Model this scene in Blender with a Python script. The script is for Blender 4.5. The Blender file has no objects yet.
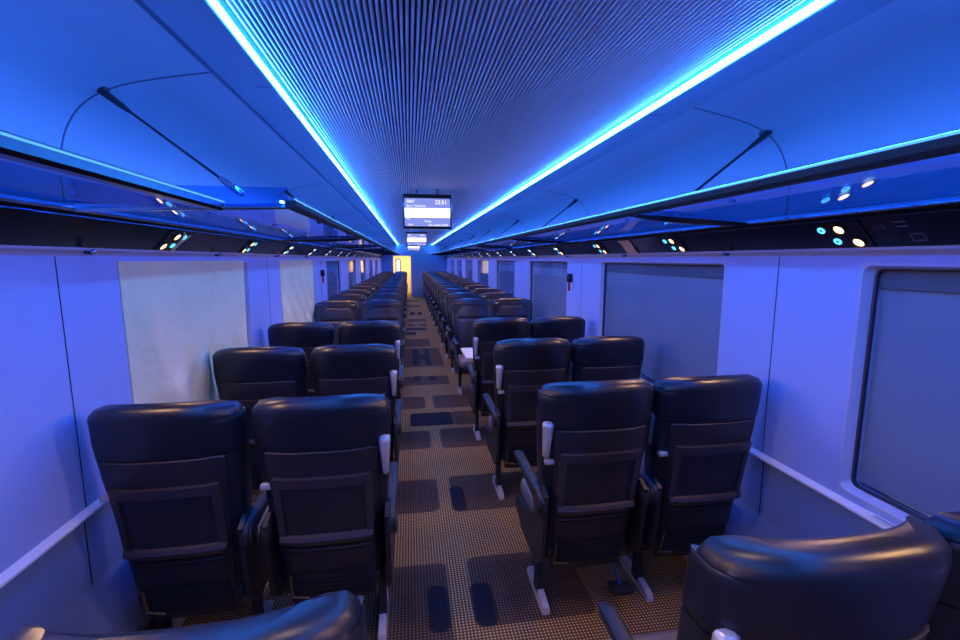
import bpy, bmesh, math, random
from mathutils import Vector, Matrix
random.seed(4)
SC = bpy.context.scene
COL = SC.collection
YB, YE = -3.6, 20.6          # ends of the coach interior

# ------------------------------------------------------------------ materials
def new_mat(name):
    m = bpy.data.materials.new(name); m.use_nodes = True
    nt = m.node_tree
    for n in list(nt.nodes): nt.nodes.remove(n)
    out = nt.nodes.new('ShaderNodeOutputMaterial')
    return m, nt, out

def pmat(name, col, rough=.5, metal=0.0, spec=.5, noise=0.0, nscale=20, bump=0.0, bscale=200, coat=0.0, var=None, bdist=.002):
    m, nt, out = new_mat(name)
    b = nt.nodes.new('ShaderNodeBsdfPrincipled')
    nt.links.new(b.outputs[0], out.inputs[0])
    b.inputs['Roughness'].default_value = rough
    b.inputs['Metallic'].default_value = metal
    b.inputs['Specular IOR Level'].default_value = spec
    b.inputs['Coat Weight'].default_value = coat
    tc = nt.nodes.new('ShaderNodeTexCoord')
    nz = nt.nodes.new('ShaderNodeTexNoise'); nz.inputs['Scale'].default_value = nscale; nz.inputs['Detail'].default_value = 3
    nt.links.new(tc.outputs['Object'], nz.inputs['Vector'])
    mx = nt.nodes.new('ShaderNodeMix'); mx.data_type = 'RGBA'
    c2 = var or tuple(c * (1 - noise) for c in col)
    mx.inputs[6].default_value = (*col, 1); mx.inputs[7].default_value = (*c2, 1)
    nt.links.new(nz.outputs['Fac'], mx.inputs[0]); nt.links.new(mx.outputs[2], b.inputs['Base Color'])
    if bump > 0:
        n2 = nt.nodes.new('ShaderNodeTexNoise'); n2.inputs['Scale'].default_value = bscale; n2.inputs['Detail'].default_value = 2
        nt.links.new(tc.outputs['Object'], n2.inputs['Vector'])
        bp = nt.nodes.new('ShaderNodeBump'); bp.inputs['Strength'].default_value = bump; bp.inputs['Distance'].default_value = bdist
        nt.links.new(n2.outputs['Fac'], bp.inputs['Height']); nt.links.new(bp.outputs[0], b.inputs['Normal'])
    return m

def emat(name, col, s):
    m, nt, out = new_mat(name)
    e = nt.nodes.new('ShaderNodeEmission'); e.inputs[0].default_value = (*col, 1); e.inputs[1].default_value = s
    nt.links.new(e.outputs[0], out.inputs[0]); return m

def glassmat(name, tint, spec_col=(1, 1, 1), ior=1.5, rough=.02):
    m, nt, out = new_mat(name)
    t = nt.nodes.new('ShaderNodeBsdfTransparent'); t.inputs[0].default_value = (*tint, 1)
    g = nt.nodes.new('ShaderNodeBsdfGlossy'); g.inputs['Roughness'].default_value = rough; g.inputs[0].default_value = (*spec_col, 1)
    f = nt.nodes.new('ShaderNodeFresnel')
    gg = nt.nodes.new('ShaderNodeNewGeometry'); mr = nt.nodes.new('ShaderNodeMix'); mr.data_type = 'FLOAT'
    mr.inputs[2].default_value = ior; mr.inputs[3].default_value = 1/ior      # same reflectance on both faces of the sheet
    nt.links.new(gg.outputs['Backfacing'], mr.inputs[0]); nt.links.new(mr.outputs[0], f.inputs[0])
    mx = nt.nodes.new('ShaderNodeMixShader')
    nt.links.new(f.outputs[0], mx.inputs[0]); nt.links.new(t.outputs[0], mx.inputs[1]); nt.links.new(g.outputs[0], mx.inputs[2])
    nt.links.new(mx.outputs[0], out.inputs[0]); return m

M = {}
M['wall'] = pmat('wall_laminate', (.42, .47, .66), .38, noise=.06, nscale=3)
M['wall_low'] = pmat('lower_wall_laminate', (.20, .27, .42), .45, noise=.06, nscale=3)  # darker, bluer copy of the wall; weaker warm light below the ledge is painted in
M['wall_top'] = pmat('grey_wall_head_strip', (.55, .52, .55), .45)
M['ceil'] = pmat('ceiling_laminate', (.30, .50, .62), .42, noise=.04, nscale=2)
M['band'] = pmat('ceiling_band', (.20, .38, .50), .5)
M['slat'] = pmat('ceiling_slat', (.74, .76, .80), .5)
M['dark'] = pmat('dark_void', (.008, .009, .014), .7)
M['black'] = pmat('black_gloss', (.008, .008, .010), .22, noise=.2)
M['rubber'] = pmat('black_rubber', (.02, .02, .022), .7)
M['leather'] = pmat('navy_leather', (.009, .012, .020), .36, noise=.25, nscale=9, bump=.15, bscale=260)
M['leather_face'] = pmat('navy_leather_cushion', (.022, .022, .028), .45, noise=.25, nscale=9, bump=.2, bscale=220)  # lighter copy of the leather; warm light on the seat fronts is in the colour
M['seat_cush'] = pmat('taupe_seat_leather', (.16, .135, .125), .42, noise=.15, nscale=9, bump=.2)
M['shell'] = pmat('charcoal_shell', (.020, .017, .021), .42, noise=.1, bump=.1, bscale=400)
M['tray'] = pmat('charcoal_tray', (.040, .031, .036), .40, noise=.1)
M['trayin'] = pmat('charcoal_tray_recess', (.022, .018, .021), .5)
M['silver'] = pmat('satin_silver', (.50, .48, .50), .32, metal=.35)
M['alu'] = pmat('brushed_aluminium', (.55, .56, .60), .22, metal=1.0)
M['alu_dark'] = pmat('dark_aluminium', (.10, .10, .12), .25, metal=1.0)
M['chrome'] = pmat('chrome', (.8, .8, .82), .12, metal=1.0)
M['arm'] = pmat('dark_armrest', (.012, .012, .015), .5)
M['net'] = pmat('black_net', (.010, .010, .012), .8, bump=.9, bscale=90)
M['sill'] = pmat('pale_ledge', (.88, .82, .74), .32)
M['frame'] = pmat('window_surround', (.50, .50, .56), .4)
M['gasket'] = pmat('window_gasket', (.03, .03, .04), .5)
M['blind_grey'] = pmat('grey_blind', (.30, .31, .34), .6, noise=.12, nscale=4)
M['blind_blue'] = pmat('blue_grey_blind', (.16, .23, .34), .6, noise=.12, nscale=4)  # tint stands in for blue light reflected in uncovered night panes
M['blind_head'] = pmat('blind_header', (.13, .12, .125), .55)
M['night'] = pmat('night_outside', (.004, .005, .01), .8)
M['pane'] = glassmat('window_glass', (.92, .95, .97), ior=1.22, rough=.05)
M['shelf'] = glassmat('rack_glass', (.40, .72, .97), (.75, .85, 1), 1.6, .03)
M['cloth'] = pmat('white_cloth', (.95, .82, .42), .85, var=(.90, .72, .30), nscale=2.5, bump=.8, bscale=7, bdist=.03)
M['table'] = pmat('cream_table', (.72, .62, .50), .45)
M['paper'] = pmat('tan_paper', (1.0, .62, .30), .8, noise=.25, nscale=14)
M['red'] = pmat('red_hammer', (.55, .03, .03), .4)
M['yellow'] = pmat('yellow_edge', (.16, .10, .035), .5)
M['label'] = pmat('sill_label', (.30, .36, .36), .5)
M['white_label'] = pmat('white_label', (.85, .88, .80), .5)
M['joint'] = pmat('grey_joint', (.10, .12, .18), .5)
M['end'] = pmat('end_wall_laminate', (.34, .34, .42), .45)
M['vest'] = pmat('vestibule_laminate', (.85, .72, .48), .45)
M['mark'] = pmat('grey_print', (.09, .09, .10), .6)
LED = (.022, .20, 1.0)
M['led'] = emat('blue_led', LED, 135)
M['led_soft'] = emat('led_line', (.10, .40, 1.0), 1.6)
M['led_up'] = emat('rack_uplight', (.09, .20, 1.0), 75)
M['warm'] = emat('warm_lamp', (1, .50, .17), 8)
M['ring'] = emat('cyan_ring', (.10, .55, 1.0), 2.6)
M['vlamp'] = emat('vestibule_lamp', (1, .72, .34), 9)
M['scr_a'] = emat('screen_violet', (.30, .36, 1.0), .95)
M['scr_w'] = emat('screen_white', (1, .98, 1.0), 1.6)
M['scr_d'] = emat('screen_grey', (.16, .18, .45), .8)
M['vwin'] = emat('vestibule_window_glow', (.7, .8, 1.0), 1.6)

def carpet():
    m, nt, out = new_mat('dotted_carpet')
    N, L = nt.nodes, nt.links
    b = N.new('ShaderNodeBsdfPrincipled'); L.new(b.outputs[0], out.inputs[0])
    b.inputs['Roughness'].default_value = .9; b.inputs['Specular IOR Level'].default_value = .15
    g = N.new('ShaderNodeNewGeometry'); sp = N.new('ShaderNodeSeparateXYZ'); L.new(g.outputs['Position'], sp.inputs[0])
    def mt(op, a, b_=None, c=None, clamp=False):
        n = N.new('ShaderNodeMath'); n.operation = op; n.use_clamp = clamp
        for i, v in enumerate((a, b_, c)):
            if v is None: continue
            if isinstance(v, (int, float)): n.inputs[i].default_value = v
            else: L.new(v, n.inputs[i])
        return n.outputs[0]
    X, Y = sp.outputs['X'], sp.outputs['Y']
    def rr(x0, x1, y0, y1, r=.05):
        cx, cy, hx, hy = (x0+x1)/2, (y0+y1)/2, (x1-x0)/2-r, (y1-y0)/2-r
        dx = mt('MAXIMUM', mt('SUBTRACT', mt('ABSOLUTE', mt('SUBTRACT', X, cx)), hx), 0)
        dy = mt('MAXIMUM', mt('SUBTRACT', mt('ABSOLUTE', mt('SUBTRACT', Y, cy)), hy), 0)
        d = mt('SQRT', mt('ADD', mt('MULTIPLY', dx, dx), mt('MULTIPLY', dy, dy)))
        return mt('MULTIPLY_ADD', mt('SUBTRACT', r, d), 60, .5, clamp=True)
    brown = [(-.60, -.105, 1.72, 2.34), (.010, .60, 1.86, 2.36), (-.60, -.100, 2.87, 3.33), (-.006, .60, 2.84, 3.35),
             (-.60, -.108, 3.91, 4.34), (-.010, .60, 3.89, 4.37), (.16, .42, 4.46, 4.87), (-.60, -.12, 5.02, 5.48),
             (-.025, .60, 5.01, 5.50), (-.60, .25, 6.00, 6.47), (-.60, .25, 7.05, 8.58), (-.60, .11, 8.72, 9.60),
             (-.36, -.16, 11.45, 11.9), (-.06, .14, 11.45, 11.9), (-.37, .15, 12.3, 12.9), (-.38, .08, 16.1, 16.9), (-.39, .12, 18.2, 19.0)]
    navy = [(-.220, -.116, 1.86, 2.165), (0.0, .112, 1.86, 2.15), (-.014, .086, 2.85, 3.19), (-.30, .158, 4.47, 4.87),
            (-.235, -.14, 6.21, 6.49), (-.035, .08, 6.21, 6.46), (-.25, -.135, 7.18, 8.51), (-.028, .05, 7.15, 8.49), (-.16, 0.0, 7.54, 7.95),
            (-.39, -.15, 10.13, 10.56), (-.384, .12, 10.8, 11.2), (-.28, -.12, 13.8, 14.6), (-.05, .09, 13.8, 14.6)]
    def union(l, r):
        o = None
        for q in l:
            s = rr(*q, r=r); o = s if o is None else mt('MAXIMUM', o, s)
        return o
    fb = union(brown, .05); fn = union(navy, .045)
    def cell(c, p): return mt('SUBTRACT', mt('FRACT', mt('DIVIDE', c, p)), .5)
    cx, cy = cell(X, .0165), cell(Y, .0165)
    dd = mt('SQRT', mt('ADD', mt('MULTIPLY', cx, cx), mt('MULTIPLY', cy, cy)))
    dot = mt('MULTIPLY_ADD', mt('SUBTRACT', .23, dd), 9, .5, clamp=True)
    nz = N.new('ShaderNodeTexNoise'); nz.inputs['Scale'].default_value = 300; L.new(g.outputs['Position'], nz.inputs['Vector'])
    def mix(f, a, b_):
        n = N.new('ShaderNodeMix'); n.data_type = 'RGBA'
        if isinstance(f, float): n.inputs[0].default_value = f
        else: L.new(f, n.inputs[0])
        for i, v in ((6, a), (7, b_)):
            if isinstance(v, tuple): n.inputs[i].default_value = (*v, 1)
            else: L.new(v, n.inputs[i])
        return n.outputs[2]
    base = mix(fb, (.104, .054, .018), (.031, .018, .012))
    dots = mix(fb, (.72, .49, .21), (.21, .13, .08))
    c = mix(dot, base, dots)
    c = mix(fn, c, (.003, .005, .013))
    c = mix(mt('MULTIPLY', nz.outputs['Fac'], .35), c, (.03, .02, .02))
    L.new(c, b.inputs['Base Color'])
    bp = N.new('ShaderNodeBump'); bp.inputs['Strength'].default_value = .4; bp.inputs['Distance'].default_value = .003
    L.new(nz.outputs['Fac'], bp.inputs['Height']); L.new(bp.outputs[0], b.inputs['Normal'])
    return m
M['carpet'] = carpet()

# ------------------------------------------------------------------ mesh helpers
def bm_new(): return bmesh.new()

def add_box(bm, x0, x1, y0, y1, z0, z1, bev=0.0, seg=2, rot=None, piv=None):
    vs = [bm.verts.new((x, y, z)) for x in (x0, x1) for y in (y0, y1) for z in (z0, z1)]
    F = [(0, 1, 3, 2), (4, 6, 7, 5), (0, 4, 5, 1), (2, 3, 7, 6), (0, 2, 6, 4), (1, 5, 7, 3)]
    fs = [bm.faces.new([vs[i] for i in f]) for f in F]
    if bev > 0:
        es = list({e for f in fs for e in f.edges})
        r = bmesh.ops.bevel(bm, geom=es, offset=bev, segments=seg, profile=.5, affect='EDGES')
        allv = {v for f in r['faces'] for v in f.verts} | {v for v in vs if v.is_valid}
        # collect the connected island
        seen = set(allv); st = list(allv)
        while st:
            v = st.pop()
            for e in v.link_edges:
                o = e.other_vert(v)
                if o not in seen: seen.add(o); st.append(o)
        vs = list(seen)
    if rot is not None:
        bmesh.ops.rotate(bm, verts=vs, cent=piv or (0, 0, 0), matrix=rot)
    return vs

def add_loft(bm, rings, cap=True, closed=True):
    R = [[bm.verts.new(p) for p in r] for r in rings]
    n = len(R[0])
    for a, b in zip(R, R[1:]):
        for i in range(n if closed else n - 1):
            j = (i + 1) % n
            bm.faces.new((a[i], a[j], b[j], b[i]))
    if cap and closed:
        bm.faces.new(list(reversed(R[0]))); bm.faces.new(R[-1])
    return R

def add_tube(bm, pts, r, n=8, cap=True):
    pts = [Vector(p) for p in pts]; rings = []
    up0 = None
    for i, p in enumerate(pts):
        t = (pts[min(i+1, len(pts)-1)] - pts[max(i-1, 0)]).normalized()
        if up0 is None: up0 = t.orthogonal().normalized()
        up0 = (up0 - t * up0.dot(t)).normalized(); s = t.cross(up0)
        rr = r[i] if isinstance(r, (list, tuple)) else r
        rings.append([p + (up0 * math.cos(a) + s * math.sin(a)) * rr for a in [2*math.pi*k/n for k in range(n)]])
    add_loft(bm, rings, cap)

def add_disc(bm, c, nrm, r, n=20, ri=0.0, th=.002):
    c = Vector(c); nrm = Vector(nrm).normalized(); u = nrm.orthogonal().normalized(); v = nrm.cross(u)
    if ri <= 0:
        ring = lambda rr, h: [c + nrm*h + (u*math.cos(a)+v*math.sin(a))*rr for a in [2*math.pi*k/n for k in range(n)]]
        add_loft(bm, [ring(r, 0), ring(r, th*.6), ring(r*.85, th)])
    else:
        prof = [(ri, 0), (ri, th), (r, th), (r, 0)]
        R = [[bm.verts.new(c + nrm*h + (u*math.cos(a)+v*math.sin(a))*rr) for a in [2*math.pi*k/n for k in range(n)]] for rr, h in prof]
        for q in range(4):
            a, b = R[q], R[(q+1) % 4]
            for i in range(n):
                j = (i+1) % n; bm.faces.new((a[i], b[i], b[j], a[j]))

def add_extrude(bm, prof, y0, y1, segs=1, closed=False):
    """profile of (x,z) points swept along Y"""
    rings = [[(x, y0 + (y1-y0)*k/segs, z) for x, z in prof] for k in range(segs+1)]
    add_loft(bm, rings, cap=closed, closed=closed)

def link(name, bm, mat, parent=None, smooth=False, ang=40):
    bmesh.ops.recalc_face_normals(bm, faces=bm.faces)
    me = bpy.data.meshes.new(name); bm.to_mesh(me); bm.free()
    me.materials.append(M[mat] if isinstance(mat, str) else mat)
    if smooth:
        for p in me.polygons: p.use_smooth = True
        me.set_sharp_from_angle(angle=math.radians(ang))
    o = bpy.data.objects.new(name, me); COL.objects.link(o)
    if parent: o.parent = parent
    return o

def empty(name, loc=(0, 0, 0), rz=0.0):
    o = bpy.data.objects.new(name, None); COL.objects.link(o); o.location = loc; o.rotation_euler = (0, 0, rz)
    o.empty_display_size = .1
    return o

def tag(o, label, cat, group=None):
    o['label'] = label; o['category'] = cat
    if group: o['group'] = group
    return o

def struct(o): o['kind'] = 'structure'; return o

def copy_tree(o, parent=None):
    c = o.copy(); COL.objects.link(c)
    if parent: c.parent = parent
    for ch in list(o.children): copy_tree(ch, c)
    return c

def text_mesh(s, size, name, mat, parent, mtx, ext=.0006):
    cu = bpy.data.curves.new(name, 'FONT'); cu.body = s; cu.size = size; cu.extrude = ext
    t = bpy.data.objects.new('tmp', cu); COL.objects.link(t)
    dg = bpy.context.evaluated_depsgraph_get()
    me = bpy.data.meshes.new_from_object(t.evaluated_get(dg))
    bpy.data.objects.remove(t)
    me.transform(mtx); me.materials.clear(); me.materials.append(M[mat])
    o = bpy.data.objects.new(name, me); COL.objects.link(o)
    if parent: o.parent = parent
    return o

# ------------------------------------------------------------------ shell
XL, XR = -1.50, 1.40
P = 2.4
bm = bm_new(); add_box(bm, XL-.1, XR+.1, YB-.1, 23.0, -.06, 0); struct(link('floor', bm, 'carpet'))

# windows: (y0, y1)
WR = [(-2.7, -1.1), (-.18, 1.445)] + [(2.20 + 2.45*k, 3.79 + 2.45*k) for k in range(7)]
WL = [(-2.7, -1.3), (-.26, 1.17)] + [(2.18 + 2.43*k, 3.62 + 2.43*k) for k in range(8)]
WL = [w for w in WL if w[1] < 20.2]
WL[2] = (2.20, 3.70); WL[3] = (4.63, 6.12)
ZW0, ZW1 = .80, 1.675
def wall(side, X, wins):
    s = 1 if side == 'right' else -1
    root = None
    bm = bm_new()
    xo = X + s*.10
    a, b = min(X, xo), max(X, xo)
    add_box(bm, a, b, YB, YE, .74, ZW0)
    add_box(bm, a, b, YB, YE, ZW1, 1.712)
    y = YB
    for y0, y1 in wins:
        add_box(bm, a, b, y, y0, ZW0, ZW1); y = y1
    add_box(bm, a, b, y, YE, ZW0, ZW1)
    w = struct(link('wall_' + side, bm, 'wall'))
    # curved grey head strip up to the black fascia
    bm = bm_new()
    add_extrude(bm, [(X + s*.10, 1.712), (X, 1.712), (X - s*.006, 1.722), (X - s*.020, 1.733), (X - s*.022, 1.742), (X + s*.1, 1.742)], YB, YE, closed=True)
    link('head_strip', bm, 'wall_top', w)
    # lower wall, set back under the ledge, kicked out near the floor
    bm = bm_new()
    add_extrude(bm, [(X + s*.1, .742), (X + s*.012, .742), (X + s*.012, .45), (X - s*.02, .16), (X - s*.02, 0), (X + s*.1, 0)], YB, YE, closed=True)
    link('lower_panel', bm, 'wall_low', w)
    bm = bm_new()
    add_extrude(bm, [(X + s*.012, .740), (X - s*.022, .742), (X - s*.026, .746), (X - s*.026, .754), (X - s*.020, .760), (X, .768)], YB, YE, closed=True)
    link('ledge', bm, 'sill', w, True)
    bm = bm_new(); add_box(bm, min(X - s*.05, X), max(X - s*.05, X), YB, YE, 0, .10, .01); struct(link('baseboard_' + side, bm, 'gasket'))
    sy = 1.84 if s > 0 else 1.80
    k = -2
    while sy + P*k < YE:
        yy = sy + P*k; k += 1
        bm = bm_new()
        add_box(bm, X - s*.001 - .0005, X - s*.001 + .0005, yy-.002, yy+.002, .770, 1.71)
        add_box(bm, X + s*.011-.0005, X + s*.011+.0005, yy-.003, yy+.003, .45, .722)
        link('panel_joint', bm, 'dark', w)
    return w
wall('right', XR, WR); wall('left', XL, WL)

def rrect(y0, y1, z0, z1, r, n=6):
    pts = []
    for cy, cz, a0 in ((y1-r, z1-r, 0), (y0+r, z1-r, 90), (y0+r, z0+r, 180), (y1-r, z0+r, 270)):
        for k in range(n+1):
            a = math.radians(a0 + 90*k/n); pts.append((cy + r*math.cos(a), cz + r*math.sin(a)))
    return pts

def window(n, s, X, y0, y1, blind_or_reflection, covered=False):
    fr = bm_new()
    A = [(X - s*.001, y, z) for y, z in rrect(y0-.012, y1+.012, ZW0-.012, ZW1+.012, .02)]
    B = [(X - s*.003, y, z) for y, z in rrect(y0, y1, ZW0, ZW1, .03)]
    C = [(X + s*.030, y, z) for y, z in rrect(y0+.022, y1-.022, ZW0+.022, ZW1-.012, .03)]
    D = [(X + s*.060, y, z) for y, z in rrect(y0+.026, y1-.026, ZW0+.026, ZW1-.016, .03)]
    E_ = [(X + s*.060, y, z) for y, z in rrect(y0-.0, y1+.0, ZW0-.0, ZW1+.0, .02)]
    add_loft(fr, [A, B, C, D, E_], cap=False)
    root = link('window_%d' % n, fr, 'frame', None, True, 30); struct(root)
    g = bm_new()
    G1 = rrect(y0+.020, y1-.020, ZW0+.020, ZW1-.010, .03); G2 = rrect(y0+.027, y1-.027, ZW0+.027, ZW1-.017, .025)
    add_loft(g, [[(X+s*.027, y, z) for y, z in G1], [(X+s*.024, y, z) for y, z in G1], [(X+s*.026, y, z) for y, z in G2], [(X+s*.040, y, z) for y, z in G2]], cap=False)
    link('gasket', g, 'gasket', root)
    p = bm_new(); add_box(p, *(sorted((X+s*.034, X+s*.038))), y0+.02, y1-.02, ZW0+.02, ZW1-.012)
    link('pane', p, 'pane', root)
    if blind_or_reflection:
        b = bm_new(); xx = sorted((X+s*.056, X+s*.058)); add_box(b, *xx, y0+.015, y1-.015, ZW0+.02, ZW1-.01)
        link('blind', b, blind_or_reflection, root)  # the blue-tinted sheets carry a painted reflection, the grey ones are blinds
        h = bm_new(); xx = sorted((X+s*.042, X+s*.055)); add_box(h, *xx, y0+.02, y1-.02, ZW1-.085, ZW1-.01, .004)
        link('blind_header', h, 'blind_head', root)
        h = bm_new(); xx = sorted((X+s*.046, X+s*.056)); add_box(h, *xx, y0+.02, y1-.02, ZW0+.026, ZW0+.040, .003)
        link('blind_bar', h, 'alu', root)
    b = bm_new(); xx = sorted((X+s*.085, X+s*.09)); add_box(b, *xx, y0-.02, y1+.02, ZW0-.02, ZW1+.02)
    link('outside_dark', b, 'night', root)
wn = 1
rb = ['blind_grey', 'blind_grey', 'blind_grey', 'blind_grey', 'blind_blue', 'blind_blue', 'blind_grey', 'blind_blue', 'blind_grey']
for i, (a, b) in enumerate(WR): window(wn, 1, XR, a, b, rb[i]); wn += 1
for i, (a, b) in enumerate(WL):
    window(wn, -1, XL, a, b, None if i in (2, 3) else ('blind_grey' if i % 3 != 1 else 'blind_blue')); wn += 1

# cloth sheets hung over two left windows
def sheet(y0, y1, yb0, yb1, z0, z1, seed, label):
    random.seed(seed); bm = bm_new()
    NY, NZ = 80, 56
    ph = [(random.uniform(2, 22), random.uniform(-8, 8), random.uniform(0, 6), random.uniform(.2, 1)) for _ in range(9)]
    def P_(i, j, off):
        u = i/NY; v = j/NZ; z = z1 + (z0-z1)*v
        y = (y0 + (y1-y0)*u)*(1-v) + (yb0 + (yb1-yb0)*u)*v
        d = 0
        for a, b, c, w in ph: d += w*math.sin(a*y + b*z + c + 1.3*math.sin(2.3*z + b))
        d += 3.4*abs(math.sin(9*y + 3*z + 2*math.sin(4*z + seed)))**3 - 2.6*abs(math.sin(5.3*y - 6*z + math.sin(7*y)))**4
        d = .0085*(d*.55 + 1.5) * min(1, .12 + v*1.5) * min(1, (1-abs(2*u-1))*9 + .02)
        return (XL + .0008 + .007*u + max(d, 0) + off, y, z)
    F = [[bm.verts.new(P_(i, j, .003)) for j in range(NZ+1)] for i in range(NY+1)]
    B = [[bm.verts.new(P_(i, j, 0)) for j in range(NZ+1)] for i in range(NY+1)]
    for i in range(NY):
        for j in range(NZ):
            bm.faces.new((F[i][j], F[i+1][j], F[i+1][j+1], F[i][j+1]))
            bm.faces.new((B[i][j], B[i][j+1], B[i+1][j+1], B[i+1][j]))
    for i in range(NY):
        bm.faces.new((F[i][0], B[i][0], B[i+1][0], F[i+1][0])); bm.faces.new((F[i][NZ], F[i+1][NZ], B[i+1][NZ], B[i][NZ]))
    for j in range(NZ):
        bm.faces.new((F[0][j], F[0][j+1], B[0][j+1], B[0][j])); bm.faces.new((F[NY][j], B[NY][j], B[NY][j+1], F[NY][j+1]))
    o = link('window_cloth', bm, 'cloth', None, True, 80)
    tag(o, label, 'curtain', 'cloth sheets hung over the left windows')
sheet(2.14, 3.60, 2.15, 3.545, .775, 1.690, 3, 'large creased off-white cloth covering the nearest left window behind the seats')
sheet(4.57, 6.06, 4.58, 6.02, .775, 1.690, 8, 'smaller looking second off-white cloth with vertical folds on the left wall, farther down')

# emergency hammers
def hammer(X, s, y, label):
    r = empty('emergency_hammer', (X, y, 1.36)); tag(r, label, 'hammer', 'emergency hammers between windows')
    b = bm_new(); add_box(b, *sorted((-s*.001, -s*.05)), -.028, .028, .10, .19, .008); link('holder', b, 'black', r, True)
    b = bm_new(); add_box(b, *sorted((-s*.001, -s*.018)), -.030, .030, -.01, .10, .006); link('backplate', b, 'sill', r, True)
    b = bm_new(); add_tube(b, [(-s*.028, 0, .10), (-s*.028, 0, .03), (-s*.028, 0, .01)], [.014, .016, .012], 10); link('handle', b, 'red', r, True)
hammer(XR, 1, 4.50, 'red emergency hammer in black holder on right wall between two windows')
hammer(XL, -1, 6.60, 'red emergency hammer in black holder on left wall beyond the second cloth')

# ceiling
def arc_profile(s):
    c = .01
    pts = [(.985, 2.372), (1.10, 2.352), (1.20, 2.332), (1.29, 2.308), (1.37, 2.272), (1.43, 2.222), (1.472, 2.155), (1.495, 2.08), (1.505, 2.0), (1.505, 1.86)]
    out = []
    for i in range(len(pts)-1):
        p0, p1, p2, p3 = pts[max(i-1, 0)], pts[i], pts[i+1], pts[min(i+2, len(pts)-1)]
        for q in range(4):
            t = q/4
            out.append(tuple(.5*((2*p1[k]) + (p2[k]-p0[k])*t + (2*p0[k]-5*p1[k]+4*p2[k]-p3[k])*t*t + (-p0[k]+3*p1[k]-3*p2[k]+p3[k])*t**3) for k in (0, 1)))
    out.append(pts[-1])
    return [(c + s*x, z) for x, z in out]
bm = bm_new(); add_box(bm, -1.7, 1.7, YB, YE, 2.43, 2.47); ceil = struct(link('ceiling', bm, 'dark'))
bm = bm_new()
NR = 94; w = 1.486/NR
for i in range(NR):
    x = .01 - .743 + w*(i+.5)
    add_extrude(bm, [(x-w*.30, 2.385), (x-w*.30, 2.364), (x-w*.12, 2.360), (x+w*.12, 2.360), (x+w*.30, 2.364), (x+w*.30, 2.385)], YB, YE, closed=True)
link('slat_panel', bm, 'slat', ceil)
bm = bm_new(); add_box(bm, -.77, .79, YB, YE, 2.392, 2.40); link('slat_backing', bm, 'dark', ceil)
for s in (-1, 1):
    bm = bm_new()
    c = .01
    add_extrude(bm, [(c+s*.765, 2.41), (c+s*.765, 2.334), (c+s*.769, 2.331), (c+s*.925, 2.338), (c+s*.933, 2.342), (c+s*.936, 2.402), (c+s*.980, 2.402), (c+s*.983, 2.372), (c+s*.988, 2.372), (c+s*.988, 2.41)], YB, YE, closed=True)
    link('side_band', bm, 'band', ceil, True, 25)
    bm = bm_new(); add_extrude(bm, arc_profile(s), YB, YE)
    link('curved_panel', bm, 'ceil', ceil, True, 60)
    sy = 1.95 if s > 0 else 1.87
    k = -2
    while sy + P*k < YE:
        yy = sy + P*k; k += 1
        pr = arc_profile(s)
        bm = bm_new()
        cen = []
        for i in range(len(pr)):
            x, z = pr[i]; x2, z2 = pr[min(i+1, len(pr)-1)]; x1, z1 = pr[max(i-1, 0)]
            n = Vector((z2-z1, 0, -(x2-x1))).normalized()
            if n.x*s > 0: n = -n
            cen.append((Vector((x, yy, z)), n))
        rings = [[p + Vector((0, -.0035, 0)), p + Vector((0, -.003, 0)) + n*.002, p + Vector((0, .003, 0)) + n*.002, p + Vector((0, .0035, 0))] for p, n in cen]
        add_loft(bm, rings); link('panel_joint', bm, 'joint', ceil)
        bm = bm_new(); add_box(bm, *sorted((c+s*.775, c+s*.835)), yy-.003, yy+.003, 2.328, 2.333); link('joint_clip', bm, 'chrome', ceil)

def strip(s, label):
    bm = bm_new(); c = .01
    prof = [(c+s*.764, 2.334), (c+s*.746, 2.333), (c+s*.743, 2.336), (c+s*.758, 2.356), (c+s*.764, 2.356)]
    add_extrude(bm, prof, YB, YE, segs=22, closed=True)
    o = link('light_strip', bm, 'led'); tag(o, label, 'light', 'blue LED strips along the ceiling')
strip(-1, 'glowing cyan-blue ceiling light strip along the left edge of the ribbed panel')
strip(1, 'glowing cyan-blue ceiling light strip along the right edge of the ribbed panel')

# black fascia under the racks (carries the reading lights)
def fascia(s):
    X = XR if s > 0 else XL
    n = 'trim_1' if s > 0 else 'trim_2'
    bm = bm_new()
    pr = [(X + s*.08, 1.738), (X - s*.005, 1.738), (X - s*.020, 1.742), (X - s*.120, 1.842), (X - s*.130, 1.860), (X + s*.08, 1.860)]
    add_extrude(bm, pr, YB, YE, closed=True)
    r = struct(link(n, bm, 'black'))
    bm = bm_new()
    add_tube(bm, [(X - s*.124, YB, 1.842), (X - s*.124, YE, 1.842)], .0035, 6); link('lower_metal_line', bm, 'alu_dark', r, True)
    bm = bm_new()
    add_tube(bm, [(X - s*.136, YB, 1.862), (X - s*.136, YE, 1.862)], .0055, 8); link('upper_metal_line', bm, 'alu', r, True)
fascia(1); fascia(-1)
FN = {1: Vector((-.707, 0, -.707)), -1: Vector((.707, 0, -.707))}
def fpt(s, y, t, off=.0):
    """point on the sloping fascia face; t=0 lower edge, 1 upper edge"""
    X = XR if s > 0 else XL
    return Vector((X - s*(.020+.100*t), y, 1.742+.100*t)) + FN[s]*off

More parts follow.
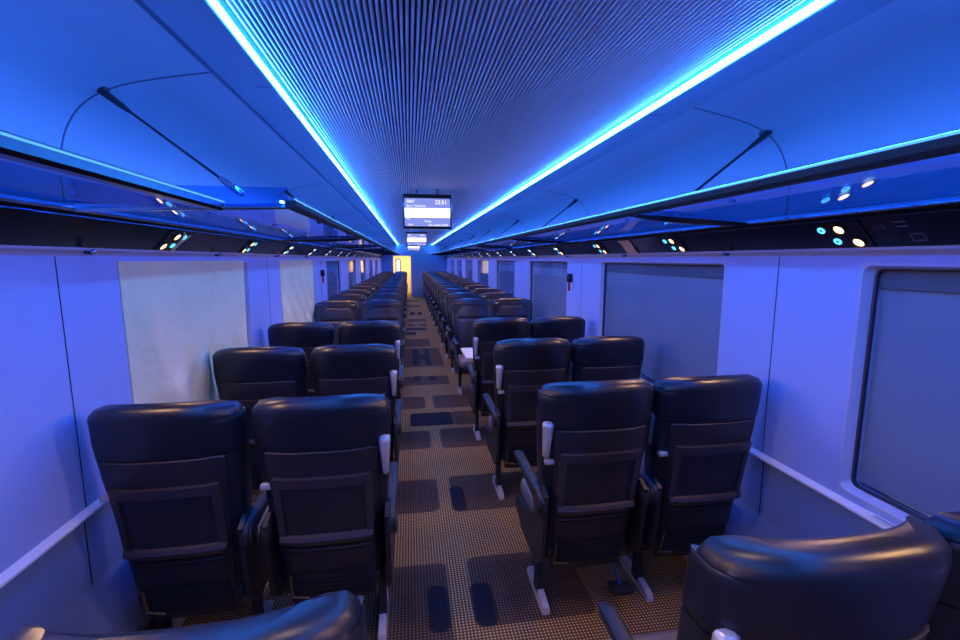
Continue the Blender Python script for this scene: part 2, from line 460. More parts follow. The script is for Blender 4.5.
# luggage racks: a thing per bay
ORD = ['nearest', 'second', 'third', 'fourth', 'fifth', 'sixth', 'seventh', 'eighth', 'ninth', 'tenth', 'eleventh', 'twelfth', 'thirteenth', 'fourteenth', 'fifteenth', 'sixteenth', 'seventeenth', 'eighteenth', 'nineteenth', 'twentieth']
def rack(s, y0, y1, xf, zf, strut_y, strut_end, label, end_plate=False, wide=False):
    X = XR if s > 0 else XL
    xb = X - s*.135; zb = 1.868
    r = empty('luggage_rack', (xb, y0, zb)); tag(r, label, 'luggage rack', 'glass luggage racks')
    def loc(bm):
        bmesh.ops.translate(bm, verts=bm.verts, vec=(-xb, -y0, -zb)); return bm
    bm = bm_new(); g = .006
    add_loft(bm, [[(xb, y0+g, zb), (xb, y1-g, zb), (xb, y1-g, zb+.008), (xb, y0+g, zb+.008)], [(xf, y0+g, zf), (xf, y1-g, zf), (xf, y1-g, zf+.008), (xf, y0+g, zf+.008)]])
    link('glass_shelf', loc(bm), 'shelf', r)
    # front rail: dark underside, bright rounded top
    bm = bm_new(); h = .03
    pr = [(xf + s*.012, zf-.008), (xf - s*.016, zf-.008), (xf - s*.024, zf+.000), (xf - s*.024, zf+.018), (xf + s*.012, zf+.018)]
    add_extrude(bm, pr, y0+g, y1-g, closed=True); fr = link('front_rail', loc(bm), 'black' if wide else 'rubber', r)
    bm = bm_new(); wd = .035 if wide else .018
    pr = [(xf + s*(wd-.016), zf+.018), (xf - s*.024, zf+.018), (xf - s*.020, zf+.026), (xf - s*.008, zf+.031), (xf + s*(wd-.020), zf+.028)]
    add_extrude(bm, pr, y0+g, y1-g, closed=True); link('rail_cap', loc(bm), 'alu', r, True, 50)
    bm = bm_new(); add_box(bm, *sorted((xf - s*.0245, xf - s*.0262)), y0+g, y1-g, zf+.0185, zf+.0225); link('rail_line', loc(bm), 'led_soft', r)
    bm = bm_new(); xx = sorted((xf + s*.018, xf + s*.027)); ns = 6
    for q in range(ns):
        ya = y0+g + (y1-y0-2*g)*q/ns; yb_ = y0+g + (y1-y0-2*g)*(q+1)/ns
        add_box(bm, *xx, ya, yb_-.001, zf+.010, zf+.016)
    link('uplight', loc(bm), 'led_up', r)
    # bracket arm below the glass at the strut
    for yy in ([strut_y-.02] if not (wide or end_plate) else []):
        bm = bm_new()
        rings = []
        for k in range(7):
            t = k/6; x = xb + (xf-xb)*t; z = zb + (zf-zb)*t
            hh = .012 + .014*math.sin(math.pi*t)**.6 ; 
            rings.append([(x, yy-.014, z-.001), (x, yy+.014, z-.001), (x, yy+.010, z-hh), (x, yy-.010, z-hh)])
        add_loft(bm, rings); link('bracket_arm', loc(bm), 'black', r, True, 50)
    if strut_end is not None:
        (xa, za), (xc, zc) = strut_end
        bm = bm_new()
        d = Vector((xc-xa, 0, zc-za))
        A = Vector((xa, strut_y, za)); C = Vector((xc, strut_y, zc))
        for dy in ((-.007, .007) if s > 0 else (-.004, .004)):
            add_tube(bm, [A + Vector((0, dy, 0)), C + Vector((0, dy, 0))], .0045, 8)
        st = link('strut', loc(bm), 'alu_dark', r, True)
        bm = bm_new(); u = d.normalized()
        add_tube(bm, [A - u*.02, A + u*.01, A + u*.07, A + u*.11], [.012, .013, .011, .006], 10)
        link('upper_clevis', loc(bm), 'gasket', st, True)
        bm = bm_new()
        add_tube(bm, [C - u*.09, C - u*.06, C - u*.01, C + u*.008], [.008, .013, .014, .010], 10)
        link('lower_clevis', loc(bm), 'chrome', st, True)
        bm = bm_new(); add_box(bm, A.x-.02, A.x+.02, strut_y-.018, strut_y+.018, A.z+.0, A.z+.018, .005)
        link('ceiling_mount', loc(bm), 'gasket', r, True)
    if end_plate:
        bm = bm_new()
        add_box(bm, *sorted((xb, xf)), y0+.008, y0+.016, zf-.004, zf+.062)
        link('end_plate', loc(bm), 'shelf', r)
        bm = bm_new(); add_tube(bm, [(xb, y0+.012, zb-.008), (xb+(xf-xb)*.5, y0+.012, zf-.016), (xf, y0+.012, zf-.006)], .006, 8)
        link('end_trim', loc(bm), 'alu', r, True)
    return r
# right bays
ys = 1.95 - P*2
k = 0
while ys < YE - .3:
    y1 = min(ys + P, YE - .02)
    y0 = max(ys, YB + .02)
    rack(1, y0, y1, .70, 1.898, y1 - .02, ((1.350, 2.262), (.915, 1.925)), 'glass luggage rack with dark rail on the right side, %s' % ('just behind the camera' if k == 0 else ORD[k-1] + ' bay along'))
    ys += P; k += 1
# left bays: a shallow one close to the camera, then deep ones
rack(-1, YB + .02, 1.66, -.905, 1.868, 1.6, None, 'shallow glass luggage rack with broad bright rail at far left, nearest on that side', wide=True)
ys = 1.70; k = 1
first = True
while ys < YE - .3:
    y1 = min(ys + P, YE - .02)
    if first:
        rack(-1, ys, y1, -.690, 1.886, 1.86, ((-1.330, 2.285), (-.895, 1.945)), 'deep glass luggage rack on the left whose open end with glass plate faces the camera', True)
        first = False
    else:
        rack(-1, ys, y1, -.690, 1.886, ys + .16, ((-1.330, 2.285), (-.895, 1.93)), 'glass luggage rack with dark rail on the left side, %s bay along' % ORD[k])
    k += 1; ys += P

# ------------------------------------------------------------------ reading light modules
ROWS_FWD = [.60, 1.71, 2.77, 3.84]
ROWS_REV = [5.98 + 1.05*k for k in range(14)]
def module_proto(s):
    r = empty('reading_light_panel')
    base = fpt(s, 0, 0.5)
    def q(t, y, off=0): return fpt(s, y, t, off) - base
    b = bm_new()
    pts = []
    A = [q(.04, -.085, .001), q(.04, .13, .001), q(.96, .13, .001), q(.96, -.085, .001)]
    B = [p + FN[s]*.003 for p in A]
    add_loft(b, [A, B]); link('bezel', b, 'black', r)
    for t, y in ((.23, -.040), (.70, 0.0)):
        b = bm_new(); add_disc(b, q(t, y, .004), FN[s], .0185, 20, th=.004); l = link('lamp', b, 'warm', r)
        b = bm_new(); add_disc(b, q(t, y, .004), FN[s], .0225, 20, ri=.0187, th=.006); link('lamp_ring', b, 'alu_dark', l)
    for t, y in ((.28, .040), (.70, .075)):
        b = bm_new(); add_disc(b, q(t, y, .004), FN[s], .0145, 20, ri=.0070, th=.003); l = link('call_button', b, 'ring', r)
        b = bm_new(); add_disc(b, q(t, y, .004), FN[s], .0068, 12, th=.002); link('button_cap', b, 'black', l)
    return r, base
mods = {}
cnt = {1: 0, -1: 0}
for s, off in ((1, 1.475), (-1, 1.375)):
    proto, base = module_proto(s)
    ys = [off + 1.09*k for k in range(17)]
    for i, y in enumerate([off - 3*1.09, off - 2*1.09, off - 1.09] + ys):
        o = proto if i == 0 else copy_tree(proto)
        o.location = (base.x, y, base.z)
        side = 'right' if s > 0 else 'left'
        lab = 'two warm reading lamps with two blue call rings on the %s black fascia, %s pair from the camera' % (side, ORD[i])
        lab = ' '.join(lab.split()[:16])
        tag(o, 'warm twin reading lamps with blue rings on %s fascia, %s module from the camera' % (side, ORD[i-3] if i > 2 else 'just behind'), 'reading light', 'reading light modules under the racks')
        sp = bpy.data.lights.new('reading_spot', 'SPOT'); sp.energy = 33; sp.color = (1, .56, .26)
        sp.spot_size = math.radians(122); sp.spot_blend = 1; sp.shadow_soft_size = .018
        so = bpy.data.objects.new('reading_spot', sp); COL.objects.link(so)
        so.location = fpt(s, y-.02, .45, .03)
        d = Vector((-s*1.05, .02, -1)); so.rotation_euler = d.to_track_quat('-Z', 'Y').to_euler()

# seat number print beside the nearest right module
def face_mtx(s, loc, ydir):
    # text plane lies on the fascia; x axis of text along ydir, y axis up the slope
    xa = Vector((0, ydir, 0)); up = Vector((-s*.707, 0, .707)); n = xa.cross(up)
    m = Matrix((( xa.x, up.x, n.x, loc.x), (xa.y, up.y, n.y, loc.y), (xa.z, up.z, n.z, loc.z), (0, 0, 0, 1)))
    return m
def number_sign(s, y, l1, l2, label):
    r = empty('seat_number_print', fpt(s, y, .5, .0)); tag(r, label, 'sign', 'seat number prints')
    inv = Matrix.Translation(-fpt(s, y, .5, .0))
    yd = -1 if s > 0 else 1
    text_mesh(l1, .030, 'upper_number', 'mark', r, inv @ face_mtx(s, fpt(s, y, .58, .001), yd))
    text_mesh(l2, .030, 'lower_number', 'mark', r, inv @ face_mtx(s, fpt(s, y - (.02 if s > 0 else 0), .18, .001), yd))
    b = bm_new()
    p = lambda yy, t: fpt(s, yy, t, .001) - fpt(s, y, .5, 0)
    for t in (.62, .76):
        add_loft(b, [[p(y-.075, t), p(y-.115, t), p(y-.115, t+.05), p(y-.075, t+.05)], [v + FN[s]*.0006 for v in (p(y-.075, t), p(y-.115, t), p(y-.115, t+.05), p(y-.075, t+.05))]])
    link('aisle_symbol', b, 'mark', r)
    b = bm_new()
    ya, yb_, ta, tb = y-.100, y-.145, .16, .42
    for (a0, a1, b0, b1) in ((ya, yb_, ta, ta+.05), (ya, yb_, tb-.05, tb), (ya, ya-.006, ta, tb), (yb_+.006, yb_, ta, tb)):
        q = (p(a0, b0), p(a1, b0), p(a1, b1), p(a0, b1)); add_loft(b, [list(q), [v + FN[s]*.0006 for v in q]])
    link('window_symbol', b, 'mark', r)
number_sign(1, 1.36, '115', '117', 'faint grey seat numbers 115 and 117 printed on the black fascia at right')

# paper notice, tape tag, coat hooks
bm = bm_new()
ys_, ts_ = (3.08, 3.24), (0.03, 1.0)
A = []
for t in (0, .15, .3, .45, .6, .75, .9, 1.0):
    o_ = .006 + .004*math.sin(t*7)
    A.append([fpt(1, 3.08 + .012*math.sin(t*5), t*.97, o_), fpt(1, 3.235 - .02*t*(1-t), t*.97, o_), fpt(1, 3.235, t*.97, o_+.001), fpt(1, 3.08, t*.97, o_+.001)])
add_loft(bm, A)
o = link('paper_notice', bm, 'paper'); tag(o, 'small tan paper sheet taped over the black fascia on the right', 'paper')
bm = bm_new()
add_loft(bm, [[fpt(-1, 2.52, t, .008), fpt(-1, 2.52+w_, t, .008), fpt(-1, 2.52+w_, t, .010), fpt(-1, 2.52, t, .010)] for t, w_ in ((0, .03), (.3, .032), (.55, .035))])
add_loft(bm, [[fpt(-1, 2.52-d, t, .008), fpt(-1, 2.535-d, t, .008), fpt(-1, 2.535-d, t, .010), fpt(-1, 2.52-d, t, .010)] for t, d in ((.5, 0), (.8, .02), (.95, .035))])
add_loft(bm, [[fpt(-1, 2.54+d, t, .008), fpt(-1, 2.555+d, t, .008), fpt(-1, 2.555+d, t, .010), fpt(-1, 2.54+d, t, .010)] for t, d in ((.5, 0), (.7, .014), (.85, .022))])
o = link('paper_tag', bm, 'paper'); tag(o, 'orange forked paper tag stuck beside the reading lamps on the left fascia', 'tag')
for s, hy in ((1, [2.16, 3.30, 4.6, 5.75]), (-1, [1.93, 3.10, 4.4, 5.6])):
    X = XR if s > 0 else XL
    for i, y in enumerate(hy):
        r = empty('coat_hook', (X - s*.014, y, 1.727)); tag(r, 'small chrome coat hook under the %s fascia, %s from the camera' % ('right' if s > 0 else 'left', ORD[i]), 'hook', 'coat hooks')
        b = bm_new(); add_tube(b, [(0, 0, 0), (-s*.012, 0, -.004), (-s*.026, 0, -.002)], [.008, .007, .009], 10); link('stem', b, 'alu_dark', r, True)
        b = bm_new(); bmesh.ops.create_uvsphere(b, u_segments=12, v_segments=8, radius=.010); bmesh.ops.translate(b, verts=b.verts, vec=(-s*.03, 0, 0)); link('knob', b, 'chrome', r, True)

# sill label
r = empty('sill_sticker', (XR-.026, 1.27, .77)); tag(r, 'small grey-green sticker on the bright ledge under the near right window', 'sticker')
b = bm_new(); add_box(b, -.0, .022, -.16, .05, .0005, .002); link('white_backing', b, 'white_label', r)
b = bm_new(); add_box(b, .001, .014, -.15, .02, .002, .0028); link('grey_print', b, 'label', r)

# ------------------------------------------------------------------ screens
def screen(y, label, text=True):
    r = empty('ceiling_screen', (-.09, y, 2.36)); tag(r, label, 'screen', 'information screens above the aisle')
    W, H, D = .232, .325, .05
    z1, z0 = -.045, -.045-H
    b = bm_new(); add_box(b, -W, W, 0, D, z0, z1, .006); bd = link('housing', b, 'black', r, True)
    b = bm_new()
    for x in (-.10, .10): add_tube(b, [(x, D*.5, z1-.01), (x, D*.5, .02)], .010, 10)
    link('mount', b, 'alu_dark', r, True)
    sx, sz0, sz1 = W-.014, z0+.022, z1-.040
    hh = sz1 - sz0
    def pl(name, x0, x1, f0, f1, mat, k=1):
        b = bm_new(); add_box(b, x0, x1, -.0008*k, .0005, sz0+hh*f0, sz0+hh*f1); return link(name, b, mat, r)
    scr = pl('display', -sx, sx, 0, 1, 'scr_a')
    pl('white_band', -sx, sx, .31, .655, 'scr_w', 2)
    def tx(s, x, f, size, mat='scr_w'):
        m = Matrix.Translation((x, -.0012, sz0+hh*f)) @ Matrix.Rotation(math.radians(90), 4, 'X')
        text_mesh(s, size, 'screen_text', mat, r, m, .0004)
    tx('0067', -sx+.022, .84, .038)
    tx('Brno > Bratislava', -sx+.020, .70, .026)
    tx('22:51', sx-.145, .80, .052)
    tx('Zst', -sx+.02, .245, .022)
    tx('Praha', -.03, .15, .028)
    tx('Info', -sx+.035, .025, .028)
    tx('Vlak odjede 22:58', sx-.215, .02, .026)
screen(4.45, 'nearest hanging information screen with white band across the display')
screen(10.6, 'middle hanging information screen beyond the nearest one')
screen(17.0, 'farthest hanging information screen, smallest, just above the end door')

# ------------------------------------------------------------------ seats
def sgnpow(v, p): return math.copysign(abs(v)**p, v)

def lerp_tab(tab, z):
    for (z0, *a), (z1, *b) in zip(tab, tab[1:]):
        if z <= z1:
            t = max(0, (z-z0)/(z1-z0)); return [p + (q-p)*t for p, q in zip(a, b)]
    return list(tab[-1][1:])

# z, half width, rear y, thickness at centre, wing curl
BACK = [(.36, 0.215, .160, .06, .02), (.50, 0.223, .130, .10, .025), (.70, 0.239, .095, .12, .035), (.85, 0.252, .065, .12, .045),
        (.98, 0.260, .035, .11, .06), (1.06, 0.263, .015, .105, .075), (1.12, 0.261, .004, .10, .080), (1.155, 0.255, .004, .09, .080), (1.175, 0.239, .016, .066, .078), (1.183, 0.210, .034, .030, .076)]
NP = 56
def back_ring(z, zshift=0.0, grow=0.0):
    hw, ry, th, cu = lerp_tab(BACK, z)
    hw += grow
    ring = []
    for k in range(NP):
        a = 2*math.pi*k/NP
        cx, sy_ = math.cos(a), math.sin(a)
        x = hw*sgnpow(cx, .44); y = th/2*sgnpow(sy_, .46)
        u = abs(x)/hw
        curl = cu*u**3.2
        if sy_ > 0: curl += .015*u**2 * (1 if z < 1.14 else .4)
        # slightly lower, softer shoulders
        dz = -.022*u**4 if z > 1.13 else 0
        ring.append((x, ry + th/2 + y + curl, z + dz + zshift))
    return ring

def make_seat(aisle, wallside_arm, with_handle=True):
    """local frame: sitter looks along +Y; rear of the head end at y=0. aisle=-1/+1 is the local side of the aisle"""
    r = empty('train_seat')
    # upholstered back, body of the seat
    bm = bm_new()
    zs = [.36, .40, .46, .54, .62, .70, .78, .85, .90, .94, .972]
    add_loft(bm, [back_ring(z) for z in zs])
    link('backrest', bm, 'leather', r, True, 70)
    bm = bm_new()
    rings = [back_ring(.974, grow=-.003), back_ring(.977), back_ring(1.0, grow=.001), back_ring(1.03, grow=.002), back_ring(1.06), back_ring(1.09), back_ring(1.115)]
    rings += [back_ring(1.118, grow=-.003), back_ring(1.123, grow=.002), back_ring(1.14, grow=.002), back_ring(1.155), back_ring(1.166), back_ring(1.175), back_ring(1.180), back_ring(1.183)]
    add_loft(bm, rings)
    hd = link('headrest', bm, 'leather', r, True, 60)
    # front: arched recess and pillow
    def front(x, z, off):
        hw, ry, th, cu = lerp_tab(BACK, z); u = min(1, abs(x)/hw)
        return (x, ry + th*(.5 + .5*(1-u**4.55)**.23) + cu*u**3.2 + .015*u*u + off, z)
    bm = bm_new()
    def strip_(pts, w_):
        A, B = [], []
        for i, (x, z) in enumerate(pts):
            x2, z2 = pts[min(i+1, len(pts)-1)]; x1, z1 = pts[max(0, i-1)]
            d = Vector((x2-x1, z2-z1)).normalized(); n = Vector((-d.y, d.x))*w_
            A.append([Vector(front(x+n.x, z+n.y, -.004)), Vector(front(x+n.x, z+n.y, .014)), Vector(front(x-n.x, z-n.y, .014)), Vector(front(x-n.x, z-n.y, -.004))])
        add_loft(bm, A)
    strip_([(-.11+.22*k/6, 1.108) for k in range(7)], .009)
    for s in (-1, 1): strip_([(s*(.135+.012*k), 1.100-.012*k) for k in range(5)], .008)
    link('headrest_slot', bm, 'dark', hd)
    bm = bm_new()
    pts = []
    for (z, hw_) in ((.93, .185), (.94, .195), (.97, .205), (1.02, .205), (1.045, .190), (1.08, .150), (1.093, .125)):
        o_ = .010 if .935 < z < 1.09 else .0
        pts.append([front(-hw_ + 2*hw_*k/10, z, o_ if 0 < k < 10 else 0) for k in range(11)])
    add_loft(bm, pts, cap=False, closed=False); link('head_pillow', bm, 'leather_face', hd, True, 70)
    # back cushion (front face), three vertical flutes
    bm = bm_new(); pts = []
    for z in [.44, .46, .50, .58, .66, .74, .82, .88, .915, .925]:
        row = []
        hw_ = lerp_tab(BACK, z)[0]*.78
        for k in range(17):
            x = -hw_ + 2*hw_*k/16
            o_ = .022*(1 - (abs(x)/hw_)**6)*(0 if z in (.44, .925) else 1)
            if k in (5, 11): o_ *= .72
            row.append(front(x, z, o_))
        pts.append(row)
    add_loft(bm, pts, cap=False, closed=False); link('back_cushion', bm, 'leather_face', r, True, 70)
    # rear shell
    bm = bm_new()
    def rear(x, z, off):
        hw, ry, th, cu = lerp_tab(BACK, max(z, .36)); u = min(1, abs(x)/hw)
        y = ry + th*(.5 - .5*(1-u**4.55)**.23) + cu*u**3.2
        if z < .36: y += (.36-z)*.25
        return (x, y - off, z)
    rows = []
    for z, sc_, o_ in ((.225, .80, .0), (.23, .81, .012), (.30, .82, .012), (.45, .82, .012), (.60, .82, .012), (.75, .82, .012), (.90, .82, .010), (.955, .82, .008), (.965, .81, .006), (.970, .80, -.002)):
        hw_ = lerp_tab(BACK, max(z, .36))[0]*sc_
        row = [rear(-hw_, z, -.012)] + [rear(-hw_ + 2*hw_*k/14, z, o_) for k in range(15)] + [rear(hw_, z, -.012)]
        rows.append(row)
    add_loft(bm, rows, cap=False, closed=False)
    sh = link('rear_shell', bm, 'shell', r, True, 40)
    # thin lip where the upholstery meets the shell
    bm = bm_new(); add_tube(bm, [rear(-.19 + .38*k/8, .968, .004) for k in range(9)], .005, 6)
    link('shell_lip', bm, 'rubber', sh, True)
    # folded tray table: frame + recessed panel + thick lower edge
    bm = bm_new()
    def slab(x0, x1, z0, z1, o0, o1, nx=8, nz=3):
        R0 = []
        for j in range(nz+1):
            z = z0 + (z1-z0)*j/nz
            a = [Vector(rear(x0+(x1-x0)*k/nx, z, o1)) for k in range(nx+1)]
            b_ = [Vector(rear(x0+(x1-x0)*k/nx, z, o0)) for k in range(nx+1)]
            R0.append(a + list(reversed(b_)))
        add_loft(bm, R0)
    slab(-.185, .185, .825, .865, .012, .036); slab(-.185, -.158, .585, .826, .012, .034, 2); slab(.158, .185, .585, .826, .012, .034, 2)
    tr = link('tray_table', bm, 'tray', r, True, 35)
    bm = bm_new(); slab(-.160, .160, .585, .828, .010, .026)
    link('tray_recess', bm, 'trayin', tr, True, 35)
    bm = bm_new(); add_tube(bm, [rear(-.178 + .356*k/8, .585, .030) for k in range(9)], .020, 8)
    link('tray_edge', bm, 'tray', tr, True)
    bm = bm_new(); add_tube(bm, [rear(-.150 + .30*k/8, .550, .018) for k in range(9)], .0035, 6)
    link('tray_gap_edge', bm, 'yellow', sh, True)
    bm = bm_new(); add_tube(bm, [rear(-.162 + .324*k/8, .522, .016) for k in range(9)] , .006, 6)
    slab(-.150, .150, .42, .512, .010, .019)
    link('magazine_pocket', bm, 'trayin', r, True, 35)
    bm = bm_new(); slab(-.160, .160, .27, .395, .010, .018)
    for k in range(11):
        x = -.15 + .03*k; add_tube(bm, [rear(x, .275, .020), rear(x+.02 if k < 10 else x, .39, .020)], .002, 4); 
    for k in range(5):
        add_tube(bm, [rear(-.155, .285+.024*k, .021), rear(0, .285+.024*k, .021), rear(.155, .285+.024*k, .021)], .002, 4)
    nt_ = link('foot_net', bm, 'net', r)
    bm = bm_new(); add_tube(bm, [rear(-.165, .385, .022), rear(-.168, .275, .022), rear(-.10, .268, .022)], .005, 6); link('net_edge', bm, 'yellow', nt_, True)
    # silver latch tab on the left side of the back, seen from behind
    bm = bm_new(); c = rear(-.218, .815, .0)
    add_box(bm, c[0]-.026, c[0]+.024, c[1]-.020, c[1]+.008, .803, .827, .006); link('latch_tab', bm, 'silver', r, True)
    # grab handle at aisle-side shoulder
    bm = bm_new()
    win_handle = not wallside_arm
    hx = aisle*(.238 if not win_handle else .240)
    rg = []
    for z, dy, w_ in ((.835, .012, .009), (.84, .000, .013), (.88, -.004, .015), (.93, -.003, .018), (.985, .000, .023), (.998, .006, .023), (1.006, .020, .018)):
        y = rear(aisle*.222, z, 0)[1] + (.06 if win_handle else 0)
        rg.append([(hx-w_, y-.008+dy, z), (hx-w_*.5, y-.022+dy, z), (hx+w_*.5, y-.022+dy, z), (hx+w_, y-.008+dy, z), (hx+w_, y+.012, z), (hx-w_, y+.012, z)])
    add_loft(bm, rg)
    if with_handle: link('grab_handle', bm, 'silver', r, True, 50)
    # seat cushion, pan and fairings
    bm = bm_new(); rings = []
    for y, hw_, z0, z1 in ((.19, .18, .375, .43), (.20, .205, .36, .455), (.26, .215, .355, .470), (.40, .222, .35, .478), (.54, .225, .35, .485), (.61, .222, .355, .480), (.645, .212, .37, .462), (.655, .19, .39, .440)):
        ring = []
        for k in range(20):
            a = 2*math.pi*k/20; x = hw_*sgnpow(math.cos(a), .4); zz = (z0+z1)/2 + (z1-z0)/2*sgnpow(math.sin(a), .5)
            if math.sin(a) > 0: zz += .014*(abs(x)/hw_)**3
            ring.append((x, y, zz))
        rings.append(ring)
    add_loft(bm, rings); link('seat_cushion', bm, 'seat_cush', r, True, 70)
    bm = bm_new(); add_box(bm, -.205, .205, .17, .60, .285, .36, .02); link('seat_pan', bm, 'shell', r, True)
    # side fairing under armrest at both sides
    for s in (-1, 1):
        if s == -aisle and not wallside_arm: continue
        bm = bm_new(); xx = s*(.240 if s == aisle else .230)
        pr = [(.075, .66), (.13, .69), (.20, .66), (.24, .50), (.40, .42), (.60, .40), (.62, .33), (.45, .27), (.20, .26), (.12, .33), (.09, .50)]
        add_loft(bm, [[(xx-.010, y, z) for y, z in pr], [(xx+.010, y, z) for y, z in pr]]); fa = link('side_fairing', bm, 'arm', r, True, 30)
        bm = bm_new(); xx = s*(.252 if s == aisle else .234)
        rg = []
        for y, z, w_, h_ in ((.075, .615, .012, .030), (.09, .620, .020, .042), (.16, .632, .023, .040), (.30, .645, .025, .024), (.44, .655, .026, .018), (.54, .660, .025, .016), (.57, .656, .018, .010)):
            rg.append([(xx + w_*sgnpow(math.cos(2*math.pi*k/12), .6), y, z + h_*sgnpow(math.sin(2*math.pi*k/12), .6)) for k in range(12)])
        add_loft(bm, rg); ar = link('armrest', bm, 'arm', r, True, 60)
        bm = bm_new(); add_disc(bm, (xx + s*.018, .12, .61), (s, 0, 0), .045, 20, th=.008); link('pivot_cap', bm, 'shell', ar, True, 40)
    # legs: pedestal with long metal foot
    for s in ((aisle, -aisle) if wallside_arm else (-aisle, aisle)):
        if s == -aisle and wallside_arm: continue
        xx = s*.195
        bm = bm_new()
        pr0 = [(.26, .0), (.30, .0)]
        rg = [[(xx-.018, .30-.02, 0.03), (xx+.018, .30-.02, .03), (xx+.018, .30+.05, .03), (xx-.018, .30+.05, .03)],
              [(xx-.016, .30, .16), (xx+.016, .30, .16), (xx+.016, .30+.045, .16), (xx-.016, .30+.045, .16)],
              [(xx-.020, .32, .29), (xx+.020, .32, .29), (xx+.020, .32+.08, .29), (xx-.020, .32+.08, .29)]]
        add_loft(bm, rg); lg = link('leg', bm, 'arm', r, True, 30)
        bm = bm_new()
        rg = []
        for y, h_, w_ in ((.175, .012, .014), (.185, .030, .020), (.24, .045, .020), (.34, .060, .019), (.46, .050, .017), (.50, .014, .012)):
            rg.append([(xx-w_, y, 0), (xx+w_, y, 0), (xx+w_*.8, y, h_), (xx-w_*.8, y, h_)])
        add_loft(bm, rg); link('metal_foot', bm, 'silver', lg, True, 30)
    if wallside_arm:
        bm = bm_new(); add_box(bm, -aisle*.17-.055, -aisle*.17+.055, .12, .20, .10, .125, .008); 
        fr_ = link('footrest', bm, 'leather', r, True)
        bm = bm_new(); add_tube(bm, [(-aisle*.17, .16, .11), (-aisle*.17, .30, .28)], .008, 8); link('footrest_arm', bm, 'alu_dark', fr_, True)
    return r

protos = {}
def seat(x, y, aisle_world, facing_cam, is_window, label, group):
    local_aisle = -aisle_world if facing_cam else aisle_world
    handle = (not is_window) or (x > 0)
    key = (local_aisle, is_window, handle)
    if key not in protos:
        o = protos[key] = make_seat(local_aisle, not is_window, handle)
    else:
        o = copy_tree(protos[key])
    o.location = (x, y, 0); o.rotation_euler = (0, 0, math.pi if facing_cam else 0)
    tag(o, label, 'seat', group)
    return o
XS = {('right', False): .540, ('right', True): 1.080, ('left', False): -.625, ('left', True): -1.185}
for i, y in enumerate(ROWS_FWD):
    for side in ('left', 'right'):
        for win in (False, True):
            a = 1 if side == 'left' else -1
            place = 'window' if win else 'aisle'
            if i == 0:
                lab = 'dark blue leather %s seat at the bottom edge, %s side, only its back top showing' % (place, side)
            else:
                lab = 'dark blue leather %s seat seen from behind, %s side, %s full row with folded tray' % (place, side, ORD[i-1])
            seat(XS[(side, win)], y - (.04 if side == 'left' else 0), a, False, win, lab, 'seats turned away from the camera')
for i, y in enumerate(ROWS_REV):
    for side in ('left', 'right'):
        for win in (False, True):
            a = 1 if side == 'left' else -1
            place = 'window' if win else 'aisle'
            lab = 'dark leather %s seat facing the camera, %s side, %s row past the table bay' % (place, side, ORD[i].replace('nearest', 'first'))
            seat(XS[(side, win)], y, a, True, win, lab, 'seats facing the camera')

# bay tables
def table(x0, x1, label):
    r = empty('bay_table', ((x0+x1)/2, 4.64, 0)); tag(r, label, 'table', 'tables between facing seats')
    h = abs(x1-x0)/2
    b = bm_new(); add_box(b, -h, h, -.25, .25, .698, .722, .009, 3); link('table_top', b, 'table', r, True)
    b = bm_new(); add_tube(b, [(0, 0, .02), (0, 0, .70)], .03, 14); link('leg', b, 'alu_dark', r, True)
    b = bm_new(); add_box(b, -.16, .16, -.12, .12, 0, .02, .006); link('foot', b, 'silver', r, True)
table(.27, 1.36, 'cream table top catching warm light between facing seats on the right')
table(-1.42, -.40, 'pale table between facing seats on the left, mostly hidden by seat backs')

# ------------------------------------------------------------------ end wall, vestibule, rear wall
DX0, DX1, DZ = -.97, -.21, 1.83
bm = bm_new()
add_box(bm, -1.6, DX0, YE, YE+.08, 0, 2.47); add_box(bm, DX1, 1.6, YE, YE+.08, 0, 2.47); add_box(bm, DX0, DX1, YE, YE+.08, DZ, 2.47)
struct(link('wall_end', bm, 'end'))
bm = bm_new(); add_box(bm, -1.6, 1.6, YB-.08, YB, 0, 2.47); struct(link('wall_back', bm, 'end'))
bm = bm_new(); add_box(bm, DX0-.04, DX0, YE-.02, YE+.10, 0, DZ+.04); add_box(bm, DX1, DX1+.04, YE-.02, YE+.10, 0, DZ+.04); add_box(bm, DX0-.04, DX1+.04, YE-.02, YE+.10, DZ, DZ+.04)
struct(link('trim_3', bm, 'vest'))
bm = bm_new(); add_box(bm, DX0-.35, DX0-.32, YE+.08, 22.6, 0, 2.2); add_box(bm, DX1+.18, DX1+.21, YE+.08, 22.6, 0, 2.2)
add_box(bm, DX0-.35, DX1+.2, 22.6, 22.66, 0, 2.2); add_box(bm, DX0-.35, DX1+.2, YE+.08, 22.6, 2.1, 2.2)
struct(link('wall_vestibule', bm, 'vest'))
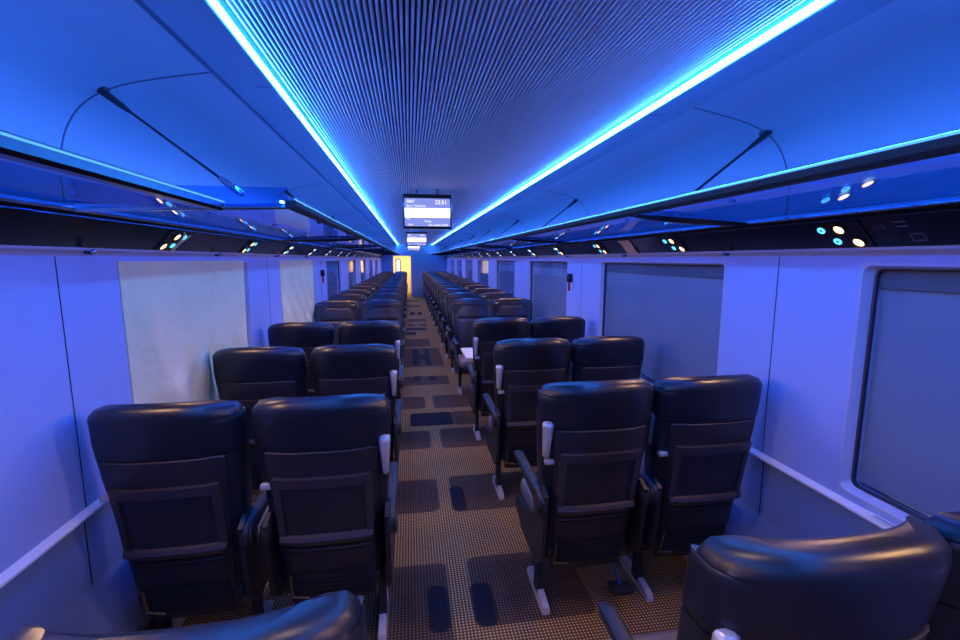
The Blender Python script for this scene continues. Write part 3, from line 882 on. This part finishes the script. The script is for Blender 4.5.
# vestibule door with arched glass, set in the left half
r = empty('door_1', (-.80, 22.58, 0)); struct(r)
b = bm_new(); add_box(b, -.30, .24, -.03, .01, 0, 1.80, .005); link('door_leaf', b, 'vest', r)
b = bm_new(); pts = [(-.09, 1.0), (.09, 1.0)] + [(.09*math.cos(math.radians(a)), 1.58 + .11*math.sin(math.radians(a))) for a in range(0, 181, 20)]
add_loft(b, [[(x, -.036, z) for x, z in pts], [(x, -.030, z) for x, z in pts]]); link('arched_pane', b, 'vwin', r)
b = bm_new(); pts2 = [(x*1.55, 1.29 + (z-1.29)*1.13) for x, z in pts]
add_loft(b, [[(x, -.033, z) for x, z in pts2], [(x, -.030, z) for x, z in pts2]]); link('pane_frame', b, 'gasket', r)
b = bm_new(); add_box(b, -.20, .20, -.25, .25, -.02, 0, .004); o = link('vestibule_lamp', b, 'vlamp'); o.location = (-.6, 21.6, 2.10)
tag(o, 'bright warm ceiling lamp in the vestibule beyond the end door', 'lamp')
vl = bpy.data.lights.new('vestibule_area', 'AREA'); vl.energy = 42; vl.color = (1, .70, .33); vl.size = .4
vo = bpy.data.objects.new('vestibule_area', vl); COL.objects.link(vo); vo.location = (-.6, 21.6, 2.06)

# added warm fill spots without fittings, to bring the aisle carpet up to brown
k = 0
y = -2.4
while y < 20:
    l = bpy.data.lights.new('aisle_spot', 'SPOT'); l.energy = 27; l.color = (1, .66, .40); l.spot_size = math.radians(64); l.spot_blend = .8; l.shadow_soft_size = .03
    o = bpy.data.objects.new('aisle_spot', l); COL.objects.link(o); o.location = (-.05, y, 2.352)
    y += 1.6

# world: night, almost black
w = bpy.data.worlds.new('night'); SC.world = w; w.use_nodes = True
w.node_tree.nodes['Background'].inputs[0].default_value = (.01, .02, .06, 1); w.node_tree.nodes['Background'].inputs[1].default_value = .1

# camera
FPX = 450.0
p = math.atan((320-259)/FPX); a = math.atan(-(409-480)/FPX*math.cos(p))
cam = bpy.data.cameras.new('camera'); cam.sensor_width = 36; cam.lens = FPX/960*36; cam.clip_start = .03
co = bpy.data.objects.new('camera', cam); COL.objects.link(co)
co.location = (-.275, 0, 1.70); co.rotation_euler = (math.pi/2 - p, 0, -a)
SC.camera = co
SC.view_settings.view_transform = 'Standard'; SC.view_settings.look = 'None'; SC.view_settings.gamma = 1; SC.view_settings.use_curve_mapping = False
SC.view_settings.exposure = -0.16
SC.cycles.max_bounces = 8; SC.cycles.transparent_max_bounces = 16; SC.cycles.sample_clamp_indirect = 4
SC.cycles.use_denoising = True
